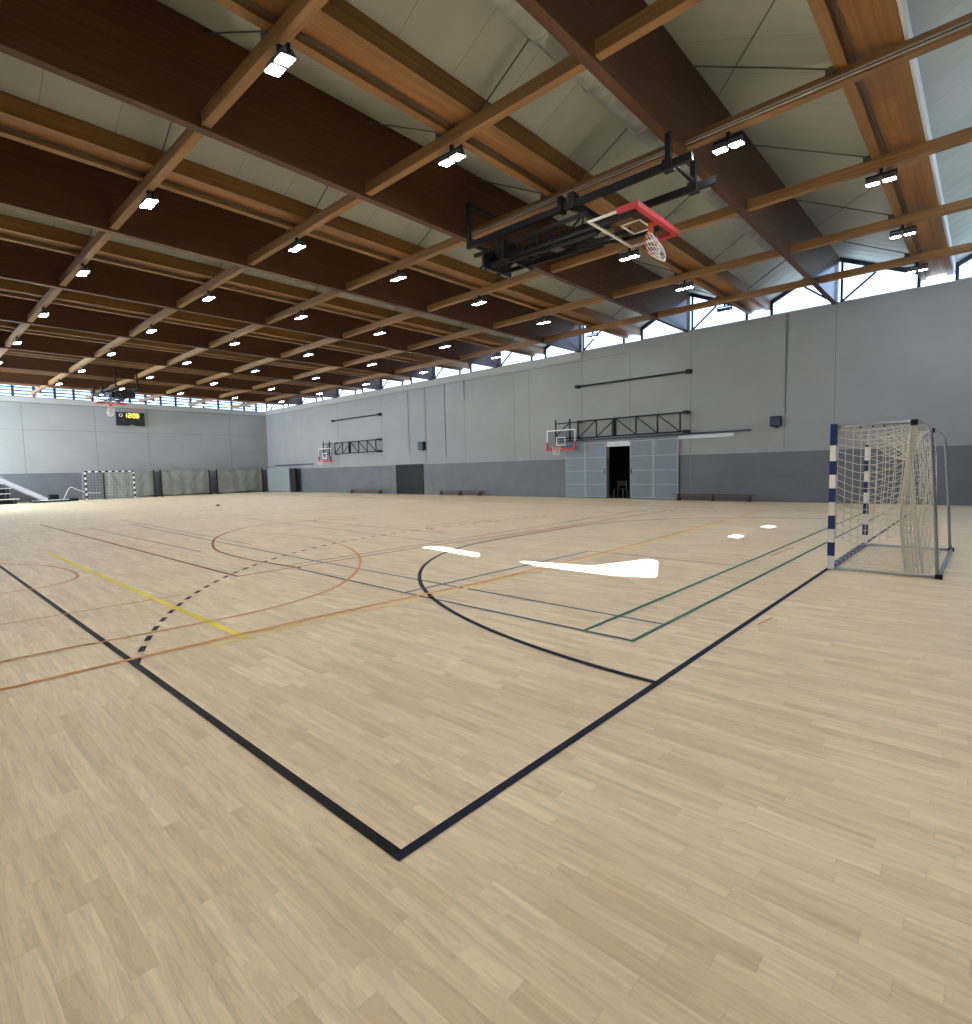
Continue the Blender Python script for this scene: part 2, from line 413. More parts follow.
lo, up = MB(), MB()
wall_cells(lo, up, XL, 12, YF - .25, YF, 0, 9.6); wall_cells(lo, up, 12, XW + .25, YF - .25, YF, 0, 5.6); up.box(12, XW + .25, YF - .25, YF, 9.2, 9.6)
wf = struct('wall_front', up, M['wall_up']); lo.build('wall_dado', M['wall_low'], wf)
# wall on the camera's side, with added openings shaped for sun patches and streak
outer = [(YF - .25, 0), (YB + .25, 0), (YB + .25, 9.6), (YF - .25, 9.6)]
SLOPE, DYX = 0.62, 0.10
def back_project(pts): return [(y - DYX * (x - XL), SLOPE * (x - XL)) for x, y in pts]
holes = [back_project([(7.41, 3.53), (7.2, 4.06), (7.18, 5.42), (7.36, 5.98), (7.62, 4.72), (8.42, 4.42), (8.96, 4.24)]),
         back_project([(7.58, 8.80), (7.82, 8.60), (7.58, 7.22), (7.30, 6.95)]),
         [(49.70, 7.96), (49.70, 8.34), (50.2, 8.34), (50.2, 7.96)],
         [(40.5, 3.0), (50, 3.0), (50, 7.0), (40.5, 7.0)]]
loops = [[Vector((XL, y, z)) for y, z in L] for L in [outer] + holes]
tri = geometry.tessellate_polygon(loops)
wl = MB(); wl.v = [tuple(v) for L in loops for v in L]; wl.f = [tuple(t) for t in tri]
wlo = struct('wall_left', wl, M['wall_up'])
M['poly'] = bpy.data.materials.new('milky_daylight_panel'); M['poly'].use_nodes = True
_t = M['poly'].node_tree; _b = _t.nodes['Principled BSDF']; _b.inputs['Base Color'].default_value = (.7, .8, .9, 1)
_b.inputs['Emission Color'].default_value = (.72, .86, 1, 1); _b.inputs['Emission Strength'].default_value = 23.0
g_ = MB().box(XL - .04, XL, 40.5, 50, 3.0, 7.0).build('window_0', M['poly']); g_['kind'] = 'structure'  # added glowing panel, out of view, to brighten the back wall
_m = MB()
for q in range(6): _m.box(XL, XL + .05, 40.5 + q * 1.88, 40.58 + q * 1.88, 3.0, 7.0)
_m.build('window_frame', M['steel'], g_)  # bars across the added glowing panel

# storage room behind the sliding doors
sx0, sx1, sy0, sy1 = T, T + 3.0, 11.5, 16.5
struct('floor_storage', MB().box(sx0, sx1, sy0, sy1, -0.2, 0.0), M['store']); struct('ceiling_storage', MB().box(sx0, sx1, sy0, sy1, 3.1, 3.2), M['store']); struct('wall_storage_back', MB().box(sx1, sx1 + .1, sy0, sy1, 0, 3.1), M['store'])
struct('wall_storage_side', MB().box(sx0, sx1, sy0 - .1, sy0, 0, 3.1), M['store']); struct('wall_storage_end', MB().box(sx0, sx1, sy1, sy1 + .1, 0, 3.1), M['store'])


# ------------------------------------------------------------------ roof skin
rf = MB()
def panel(y0, z0, y1, z1, x0=XL, x1=XW + 0.3):
    b = len(rf.v); rf.v += [(x0, y0, z0), (x1, y0, z0), (x1, y1, z1), (x0, y1, z1)]; rf.f.append((b, b + 1, b + 2, b + 3))
zr = 9.30
for k in range(-1, 9):
    yd0 = 4.52 + PER * k; yd1 = yd0 + DW; yb0 = 1.19 + PER * (k + 1); yb1 = yb0 + BW
    panel(yd0, zr, yd1, zr)
    if k < 8:
        panel(yd1, zr, yb0, BZ1); panel(yb0, BZ1, yb1, BZ1)
        yn = 4.52 + PER * (k + 1)
        if k + 1 == 0:     # two added roof holes, out of view, that cast small sun patches
            sl = (zr - BZ1) / (yn - yb1)
            def zz(y): return BZ1 + (y - yb1) * sl
            hy0, hy1 = 2.64, 2.87
            panel(yb1, BZ1, hy0, zz(hy0)); panel(hy1, zz(hy1), yn, zr)
            for (a0, a1) in ((XL, -1.25), (-.88, 1.12), (1.53, XW + .3)): panel(hy0, zz(hy0), hy1, zz(hy1), a0, a1)
        else: panel(yb1, BZ1, yn, zr)
panel(4.52 + PER * 8 + DW, zr, YB + .5, 9.15)
panel(YF - .3, 8.3, 1.19 - PER + BW, BZ1) ; panel(1.19 - PER + BW, BZ1, 4.52 - PER, zr)
ceil = struct('ceiling', rf, M['roof'])

# ------------------------------------------------------------------ deep beams
for k, y in enumerate(YD):
    root = MB().box(XL + 0.5, XW + 0.12, y, y + DW, DZ0, DZ1 - 0.01).build('glulam_beam', M['beam'], loc=(XL + 0.02, y, DZ0))
    lab = ('deep dark-stained laminated roof beam, first from the camera with the duct behind it' if k == 0 else
           'deep dark-stained laminated roof beam, last one before the back windows' if k == 7 else
           f'deep dark-stained laminated roof beam, {ORD[k]} from the camera')
    tag(root, lab, 'roof beam', 'deep roof beams across the hall')

# ------------------------------------------------------------------ box beams
for k, y in enumerate(YX):
    lab = ('shallow box beam with white edge strip, first from the camera' if k == 0 else
           f'shallow honey wood box beam with plywood underside, {ORD[k]} from the camera')
    r = empty('box_girder', (XL + .02, y, BZ0), label=lab, cat='roof beam', group='shallow box beams across the hall')
    L = (XL + .02, y, BZ0); X0, X1 = XL + .5, XW + .12
    def part(name, mb, m, lb=None):
        o = mb.build(name, m, r); o.matrix_parent_inverse = Matrix.Identity(4)
        o.data.transform(Matrix.Translation((-L[0], -L[1], -L[2])))
        if lb: o['label'] = lb
        return o
    part('side_board', MB().box(X0, X1, y, y + .17, BZ0, BZ1 - .01), M['box_side'])
    part('side_board', MB().box(X0, X1, y + BW - .17, y + BW, BZ0, BZ1 - .01), M['box_side'])
    part('plywood_panel', MB().box(X0, X1, y + .17, y + BW - .17, BZ0 + .10, BZ0 + .13), M['ply'], 'knotty orange plywood underside')
    cm = MB()
    for dy in (0, .045): cm.tube([(X0, y + BW - .21 - dy, BZ0 + .06), (X1, y + BW - .21 - dy, BZ0 + .06)], .010, 6)
    part('conduit', cm, M['rod'], 'pair of thin conduits along the beam')
    if k == 0: part('edge_flashing', MB().box(X0, X1, y - .05, y - .005, BZ0 + .01, BZ1 - .01), M['white'], 'white strip along the beam edge')  # white strip on the camera-side face of the first box beam

# ------------------------------------------------------------------ purlins with their tie rods
for i, x in enumerate(PX):
    for k in range(-1, 8):
        if k == -1 and i == 0: continue
        y0 = (4.52 + PER * k) + DW + .01; y1 = (4.52 + PER * (k + 1)) - .01 if k < 7 else YB - .02
        if k == -1: y0 = -4.0 if False else 4.52 - PER + DW
        yb0 = 1.19 + PER * (k + 1); yb1 = yb0 + BW
        rowt = f'{ORD[5 - i]} row from the door wall'
        where = ('in front of first deep beam' if k == -1 else f'between {ORD[k]} and {ORD[k+1]} deep beams' if k < 7 else 'ending at the back windows')
        p = MB().box(x - .08, x + .08, y0, y1, PZ0, PZ1 - .005)  .build('roof_purlin', M['purlin'], loc=(x, y0, PZ0))
        tag(p, f'spruce purlin, {rowt}, {where}', 'purlin', 'spruce purlins under the box beams')
        def pp(name, mb, m, lb=None):
            o = mb.build(name, m, p); o.data.transform(Matrix.Translation((-x, -y0, -PZ0)))
            if lb: o['label'] = lb
        if k < 8:
            if k >= 0: pp('steel_plate', MB().box(x - .07, x + .07, y0 - .009, y0 + .05, 9.04, 9.20), M['rod'])
            if k >= 0: pp('tie_rod', MB().tube([(x, y0 + .02, 9.12), (x, yb0 - .06, 7.93)], .013, 6), M['rod'], 'thin dark steel tie rod')
            if k < 7: pp('tie_rod', MB().tube([(x, y1 - .02, 9.12), (x, yb1 + .06, 7.93)], .013, 6), M['rod'], 'thin dark steel tie rod')
            b = MB().box(x - .11, x + .11, yb1 - .02, yb1 + .14, PZ1 - .03, PZ1 + .08)
            pp('steel_bracket', b, M['rod'])
        if i == 2 and k < 1:
            c = MB(); 
            for dz in (.05, .10): c.tube([(x - .10, y0, PZ0 + dz), (x - .10, y1, PZ0 + dz)], .016, 6)
            pp('cable_run', c, M['alu'], 'two pale cables clipped along the purlin')
# crossing wind braces in the bays near the door wall
for (a, b, lb) in (((8.4, 2.1, 7.98), (12.2, 4.45, 9.17), 'thin dark diagonal cable under the pale panels near the camera'),
                   ((15.9, 2.1, 7.98), (20.9, 4.45, 9.17), 'thin dark diagonal cable crossing the pale panels toward the door wall')):
    tag(MB().tube([a, b], .010, 6).build('brace_cable', M['rod']), lb, 'cable')

# ------------------------------------------------------------------ ventilation duct behind the first deep beam
r = empty('ventilation_duct', (0, 5.2, 8.28), label='round galvanised air duct running behind the first deep beam', cat='duct')
def duct_part(name, mb, m, lb=None):
    o = mb.build(name, m, r, smooth=True); o.data.transform(Matrix.Translation((0, -5.2, -8.28)))
    if lb: o['label'] = lb
duct_part('duct_pipe', MB().tube([(2.0 + .5 * i, 5.16, 8.24) for i in range(34)], .27, 28), M['galv'])
for x in (5.2, 7.05, 8.6, 10.2, 11.7, 13.4, 15.2, 17.0): duct_part('duct_collar', MB().tube([(x, 5.16, 8.24), (x + .07, 5.16, 8.24)], .295, 28), M['galv'])

# ------------------------------------------------------------------ floodlights
def make_flood(lit=True):
    r = empty('ceiling_floodlight', (0, 0, 0))
    b = MB(); b.box(-.03, .03, -.03, .03, -.01, .09)
    b.box(-.25, .25, -.02, .02, -.04, -.005); b.box(-.27, -.25, -.02, .02, -.16, -.005); b.box(.25, .27, -.02, .02, -.16, -.005)
    b.build('bracket', M['black'], r)
    tilt = Matrix.Rotation(math.radians(-9), 4, 'X')
    for s in (-1, 1):
        h = MB().prism([(-.12, 0), (.12, 0), (.07, .10), (-.07, .10)], 'X', s * .14 - .115, s * .14 + .115)
        h = h.build('lamp_head', M['fit'], r)
        for q in range(5):
            pass
        h.data.transform(Matrix.Translation((0, 0, -.17)) @ tilt)
        l = MB().box(s * .145 - .10, s * .145 + .10, -.10, .10, -.012, -.002).build('lens', M['lens'] if lit else M['lens_off'], h)
        l.data.transform(Matrix.Translation((0, 0, -.17)) @ tilt)
    return r
fl_on, fl_off = make_flood(), make_flood(False)
used = {True: False, False: False}
for i, x in enumerate(PX):
    for k in range(-1, 9):
        y = 1.78 + PER * k
        lit = not (i == 5 and k == 1)
        if k == -1 and i > 3: continue
        src = fl_on if lit else fl_off
        o = copy_tree(src) if used[lit] else src; used[lit] = True
        o.location = (x + .0, y + .12, PZ0 - .09); o.rotation_euler = (0, 0, PI / 2)
        if i == 2 and k == 0: o.location.y = 3.75
        if i == 2 and k == 1: o.location = (11.8, 10.32, DZ0 - .09)
        st_ = 'lit twin-head' if lit else 'unlit twin-head'
        where = 'at the camera end of hall' if k == -1 else f'under {ORD[k]} box beam'
        if i == 2 and k == 0: where = 'close to first deep beam'
        if i == 2 and k == 1: where = 'behind the folded hoop mast'
        tag(o, f'{st_} floodlight, {ORD[5-i]} row from the door wall, {where}', 'floodlight', 'floodlights under the purlins')
# the same fittings over the near side of the hall
for x in (0.8, -2.6):
    for k in (-1, 0, 1, 2):
        o = copy_tree(fl_on); o.location = (x, 1.9 + PER * k, PZ0 - .09); o.rotation_euler = (0, 0, PI / 2)
        tag(o, f'lit floodlight over the near side strip, {"outer" if x < 0 else "inner"} row, {ORD[k+1]} along', 'floodlight', 'floodlights under the purlins')

# ------------------------------------------------------------------ clerestory gables above the door wall
wx = XW + 0.10
wn = 1
def gable(y0, y1, yd, first):
    """y0..y1 between box beams, ridge at the deep beam yd"""
    global wn
    zt = 8.12; za = 9.22; zb = TOPZ + .03
    f = MB()
    w = .10
    f.bar((wx, y0 + .04, zb), (wx, y0 + .04, zt), w); f.bar((wx, y1 - .04, zb), (wx, y1 - .04, zt), w)
    f.bar((wx, y0, zt), (wx, yd, za), w, .15); f.bar((wx, yd + DW, za), (wx, y1, zt), w, .15)
    f.bar((wx, y0, zb + .02), (wx, y1, zb + .02), .06, .04)
    win = struct(f'window_{wn}', f, M['steel']); wn += 1
    p = MB().bar((wx - .02, yd - .10, zb), (wx - .02, yd - .10, za), .08); p.build('mullion', M['steel'], win)
    MB().bar((wx - .03, yd - .1, zb + .02), (wx - .03, yd - 1.15, za - .75), .07).build('window_brace', M['steel'], win)
    MB().bar((wx - .03, yd + .1, zb + .02), (wx - .03, yd + 1.15, za - .75), .07).build('window_brace', M['steel'], win)
    g = MB(); b = 0
    g.v = [(wx + .02, y, z) for y, z in ((y0, zb), (yd, zb), (yd, za), (y0, zt))]; g.f = [(0, 1, 2, 3)]
    g.build('pane', M['glass'], win)
    g = MB(); g.v = [(wx + .02, y, z) for y, z in ((yd + DW, zb), (y1, zb), (y1, zt), (yd + DW, za))]; g.f = [(0, 1, 2, 3)]
    g.build('pane', M['glass'], win)
for k in range(0, 9):
    y0 = YX[k] + BW; y1 = (YX[k + 1] if k < 8 else YB)
    gable(y0, y1, 4.52 + PER * k, k == 0)
gable(YX[0] - PER + BW, YX[0] - .06, YD[0] - PER, False)

# clerestory strip above the back wall
zb, zt = 7.50, 8.62
f = MB(); f.box(XL, XW, YB + .02, YB + .10, zb, zb + .06)
xs = [-2.4, -1.2, 0, 1.2, 2.35, 3.5, 4.2, 5.4, 6.54, 7.71, 8.92, 10.06, 11.22, 12.42, 13.72, 14.85, 15.96, 17.1, 18.29, 19.35, 20.6, 21.77, 22.9, 24.03]
win = struct(f'window_{wn}', f, M['steel']); wn += 1
for x in xs: MB().box(x - .08, x + .08, YB + .02, YB + .12, zb, zt).build('mullion', M['steel'], win)
edges = [XL] + xs + [XW]
for a, b in zip(edges[:-1], edges[1:]):
    g = MB(); g.v = [(x, YB + .15, z) for x, z in ((a, zb), (b, zb), (b, zt), (a, zt))]; g.f = [(0, 1, 2, 3)]; g.build('pane', M['glass'], win)
M['louvre'] = mat('outside_louvre_blue_white', (0.16, 0.36, 0.62), 0.5)
lv = MB()
for i in range(4): lv.box(XL, XW, YB + .30, YB + .36, zb + .17 + i * .24, zb + .29 + i * .24)
tag(lv.build('louvre', M['louvre'], win), 'blue horizontal sun slats outside the panes', kind='stuff')
# window of the wall behind the camera
f = MB(); f.box(12, XW, YF - .2, YF - .1, 5.6, 5.7)
for i in range(7): f.box(12 + i * 2.13, 12.08 + i * 2.13, YF - .2, YF - .1, 5.6, 9.2)
win = struct(f'window_{wn}', f, M['steel']); wn += 1
g = MB(); g.v = [(12, YF - .15, 5.6), (XW, YF - .15, 5.6), (XW, YF - .15, 9.2), (12, YF - .15, 9.2)]; g.f = [(0, 1, 2, 3)]; g.build('pane', M['glass'], win)

# ------------------------------------------------------------------ sliding doors
def sliding(y0, y1, name, xo):
    d = MB().box(XW - xo - .05, XW - xo, y0, y1, .05, 2.86)
    o = struct(name, d, M['door'])
    fr = MB(); xf0, xf1 = XW - xo - .07, XW - xo - .05; w = .045
    fr.box(xf0, xf1, y0, y0 + w, .05, 2.86); fr.box(xf0, xf1, y1 - w, y1, .05, 2.86)
    fr.box(xf0, xf1, y0, y1, .05, .10); fr.box(xf0, xf1, y0, y1, 2.81, 2.86)
    ym = (y0 + y1) / 2; fr.box(xf0, xf1, ym - .05, ym + .05, .10, 2.81)
    for z in (.72, 1.41, 2.10): fr.box(xf0 + .005, xf1, y0, y1, z - .018, z + .018)
    fr.build('door_frame', M['doorrail'], o)
    return o
d = sliding(D1[1] - .02, D1[1] + 2.45, 'door_1', .03)
MB().box(XW - .13, XW - .10, D1[1] + .06, D1[1] + .10, 1.25, 1.50).build('door_handle', M['black'], d)
d = sliding(D1[0] - 2.44, D1[0], 'door_2', .03)
MB().box(XW - .13, XW - .10, D1[0] - .10, D1[0] - .06, 1.25, 1.50).build('door_handle', M['black'], d)
tag(struct('trim_1', MB().box(XW - .04, XW + .1, D1[0], D1[1], 2.62, 2.86), M['offwhite']), kind='structure')
tr = struct('trim_2', MB().box(XW - .14, XW, 7.55, 17.3, 2.99, 3.05), M['steel'])
struct('trim_3', MB().box(XW - .09, XW, 8.25, 10.68, 2.80, 2.95), M['offwhite'])
struct('trim_4', MB().box(XW - .14, XW, 42.8, 49.4, 2.37, 2.46), M['steel'])
d3 = struct('door_3', MB().box(XW - .03, XW + .05, D2[0], D2[1], 0, 2.09), M['darkglass'])
fr = MB(); fr.box(XW - .05, XW - .03, D2[0], D2[0] + .06, 0, 2.09); fr.box(XW - .05, XW - .03, D2[1] - .06, D2[1], 0, 2.09); fr.box(XW - .05, XW - .03, D2[0], D2[1], 2.03, 2.09)
fr.build('door_frame', M['black'], d3)

# ------------------------------------------------------------------ chair inside the storage opening
r = empty('folding_chair', (T + .7, 14.22, 0), label='dark chair with pale metal legs inside the dark doorway', cat='chair')
def cpt(n, mb, m, lb=None):
    o = mb.build(n, m, r)
    if lb: o['label'] = lb
cpt('seat', MB().box(-.22, .22, -.23, .23, .44, .48), M['chair'])
cpt('backrest', MB().box(.18, .22, -.23, .23, .60, .86), M['chair'])
for sx in (-.2, .2):
    for sy in (-.28, .28):
        cpt('leg', MB().tube([(sx * 1.1, sy, 0), (sx, sy * .85, .44)] + ([(sx, sy * .85, .86)] if sx > 0 else []), .018, 8), M['alu'], 'pale metal leg')

# ------------------------------------------------------------------ benches along the door wall
def bench(y0, y1, n, lab):
    L = y1 - y0
    r = empty('gym_bench', (XW - .45, y0, 0), label=lab, cat='bench', group='low gym benches by the door wall')
    MB().box(-.14, .14, 0, L, .27, .32).build('seat', M['bench'], r)
    MB().box(-.03, .03, .15, L - .15, .14, .19).build('rail', M['bench'], r)
    for i in range(n):
        y = .25 + (L - .5) * i / (n - 1)
        MB().prism([(-.17, 0), (-.10, 0), (-.08, .04), (.08, .04), (.10, 0), (.17, 0), (.12, .27), (-.12, .27)], 'Y', y - .03, y + .03).build('leg', M['bench'], r)
bench(7.2, 10.75, 3, 'low dark gym bench beside the sliding doors')
bench(22.7, 26.65, 3, 'low dark gym bench between the dark door and the sliding doors')
bench(32.7, 36.8, 2, 'low dark gym bench beyond the dark door, under the far wall hoop')

# ------------------------------------------------------------------ speakers on the wall
for (y, z, s, lab) in ((6.56, 3.30, .40, 'dark square loudspeaker high on the door wall beside the goal'), (28.55, 3.30, .55, 'dark square loudspeaker above the dark door')):
    r = empty('wall_speaker', (XW, y, z), label=lab, cat='loudspeaker', group='loudspeakers on the door wall')
    MB().box(-.28, -.03, -s / 2, s / 2, -s / 2, s / 2).build('cabinet', M['black'], r, bevel=.012)
    MB().box(-.295, -.28, -s / 2 + .03, s / 2 - .03, -s / 2 + .03, s / 2 - .03).build('speaker_grille', M['steel'], r)
    MB().box(-.05, 0, -.06, .06, -s / 2 - .06, -s / 2 + .1).build('bracket', M['black'], r)
# conduits on the wall
for (y, z0, z1, lab) in ((28.2, 2.1, 7.2, 'thin dark conduit running down to the loudspeaker above the dark door'), (30.0, 2.85, 7.2, 'thin pale rope hanging above the dark door'),
                         (26.3, 2.6, 7.2, 'thin pale rope between the dark door and the benches'), (24.5, 6.0, 7.2, 'short thin conduit stub below the windows'),
                         (6.25, 3.6, 7.55, 'thin dark conduit down to the loudspeaker beside the goal')):
    tag(MB().tube([(XW - .03, y, z0), (XW - .03, y, z1)], .013, 8).build('wall_conduit', M['rod'] if 'dark' in lab or 'stub' in lab else M['offwhite']), lab, 'conduit')

# ------------------------------------------------------------------ basketball backboard helper (local: x across, z up, front towards -y)
def backboard(parent, pad='red', glass=True):
    w, h = 1.8, 1.05
    fr = MB(); t = .05
    fr.box(-w / 2, w / 2, -.02, .02, h / 2 - t, h / 2); fr.box(-w / 2, -w / 2 + t, -.02, .02, -h / 2, h / 2 - t); fr.box(w / 2 - t, w / 2, -.02, .02, -h / 2, h / 2 - t); fr.box(-w / 2 + t, w / 2 - t, -.02, .02, -h / 2, -h / 2 + t)
    out = [tag(fr.build('board_frame', M['white'], parent), 'white board border')]
    out.append(tag(MB().box(-w / 2 + t, w / 2 - t, -.008, .008, -h / 2 + t, h / 2 - t).build('board_panel', M['board_glass'], parent), 'clear board panel'))
    sq = MB(); a, b0, b1 = .295, -.30, .15
    sq.box(-a, a, -.014, -.009, b1 - .05, b1); sq.box(-a, a, -.014, -.009, b0, b0 + .05); sq.box(-a, -a + .05, -.014, -.009, b0, b1); sq.box(a - .05, a, -.014, -.009, b0, b1)
    out.append(tag(sq.build('target_square', M['white'], parent), 'white target rectangle'))
    pd = MB(); pd.box(-w / 2 - .02, w / 2 + .02, -.05, .05, -h / 2 - .05, -h / 2 + .055)
    pd.box(-w / 2 - .02, -w / 2 + .06, -.05, .05, -h / 2 + .055, -h / 2 + .40); pd.box(w / 2 - .06, w / 2 + .02, -.05, .05, -h / 2 + .055, -h / 2 + .40)
    out.append(tag(pd.build('board_padding', M['red'], parent), 'red padding along the bottom edge'))
    rm = MB(); R = .225; cy = -.05 - .15 - R; z = -h / 2 + .15
    rm.tube([(R * math.cos(2 * PI * i / 28), cy + R * math.sin(2 * PI * i / 28), z) for i in range(28)], .012, 8, closed=True)
    rm.box(-.09, .09, -.20, -.03, z - .02, z + .01); rm.box(-.09, .09, -.06, -.02, z - .12, z + .02)
    rim = rm.build('hoop_rim', M['orange'], parent)
    return out, rim, (R, cy, z)
def hoop_net(parent, fn, n=12, rows=6, r=.0065):
    """fn(theta, v) -> point; diamond mesh"""
    mb = MB()
    for k in range(n):
        for sgn in (-1, 1):
            mb.tube([fn(2 * PI * (k + sgn * j * .5) / n, j / rows) for j in range(rows + 1)], r, 4, cap=False)
    mb.tube([fn(2 * PI * k / n, 1.0) for k in range(n)], r, 4, closed=True)
    return mb.build('hoop_net', M['netp'], parent)

# ------------------------------------------------------------------ wall-mounted swing hoops (folded against the door wall)
def wall_hoop(y_board, ytr0, ytr1, lab, barlab, bars):
    # truss lies flat along the wall from ytr0 (wall hinge) to ytr1; board beyond
    r = empty('wall_basketball_hoop', (XW, ytr0, 3.1), label=lab, cat='basketball hoop', group='swing-fold hoops on the door wall')
    def P(n, mb, m, lb=None):
        o = mb.build(n, m, r); o.data.transform(Matrix.Translation((-XW, -ytr0, -3.1)))
        if lb: o['label'] = lb
        return o
    xt = XW - .32
    z0, z1 = 3.12, 3.98
    P('truss_chord', MB().bar((xt, ytr0, z0), (xt, ytr1, z0), .07), M['black']); P('truss_chord', MB().bar((xt, ytr0, z1), (xt, ytr1, z1), .07), M['black'])
    n = bars; L = ytr1 - ytr0
    for i in range(n + 1):
        y = ytr0 + .25 + (L - .25) * i / n
        P('truss_post', MB().bar((xt, y, z0), (xt, y, z1), .06), M['black'])
        if i < n:
            y2 = ytr0 + .25 + (L - .25) * (i + 1) / n
            a, b = ((z0, z1) if i < n / 2 else (z1, z0))
            P('truss_brace', MB().bar((xt, y, a), (xt, y2, b), .045), M['black'])
    yj = ytr0 + .25 + (L - .25) * .62
    P('truss_post', MB().bar((xt - .03, yj, z0), (xt - .03, yj, z1), .12), M['black'])
    for z in (z0, z1):
        P('wall_bracket', MB().box(XW - .40, XW - .001, ytr0 - .10, ytr0 + .10, z - .07, z + .07), M['black'])
        P('wall_bracket', MB().box(XW - .32, XW - .001, ytr1 - .05, ytr1 + .05, z - .06, z + .06), M['black'])
    # board carrier
    yb = y_board; zb = 3.08
    for s in (-.45, .45):
        P('carrier_post', MB().bar((XW - .42, yb + s, 3.0), (XW - .42, yb + s, 4.15), .06), M['black'])
    P('carrier_bar', MB().bar((XW - .42, yb - .9, 3.95), (XW - .42, yb + .45, 3.95), .06), M['black'])
    P('carrier_bar', MB().bar((XW - .42, yb - .9, 3.15), (XW - .42, yb + .45, 3.15), .06), M['black'])
    P('carrier_bar', MB().bar((XW - .42, yb - .45, 3.95), (XW - .42, yb + .45, 3.3), .04), M['black'])
    h = empty('backboard', (XW - .60 - XW, yb - ytr0, zb - 3.1), rz=-PI / 2); h.parent = r
    parts, rim, (R, cy, z) = backboard(h)
    hoop_net(rim, lambda t, v: (R * (1 - .35 * v) * math.cos(t), cy + R * (1 - .35 * v) * math.sin(t), z - .42 * v), r=.0025)
    return r
wall_hoop(16.85, 10.25, 15.95, 'folded wall-mounted basketball hoop over the sliding doors', '', 5)
wall_hoop(40.0, 33.2, 38.9, 'folded wall-mounted basketball hoop above the far bench', '', 5)
for (y0, y1, lab) in ((10.2, 16.1, 'long black stay bar on the wall above the sliding door hoop'), (33.15, 39.35, 'long black stay bar on the wall above the far hoop')):
    r = empty('stay_bar', (XW, y0, 5.8), label=lab, cat='stay bar', group='black stay bars above the wall hoops')
    MB().tube([(-.16, 0, 0), (-.16, y1 - y0, 0)], .045, 10).build('tube', M['black'], r)
    MB().box(-.24, -.004, -.12, .10, -.09, .09).build('wall_bracket', M['black'], r); MB().box(-.24, -.001, y1 - y0 - .10, y1 - y0 + .10, -.07, .07).build('wall_bracket', M['black'], r)

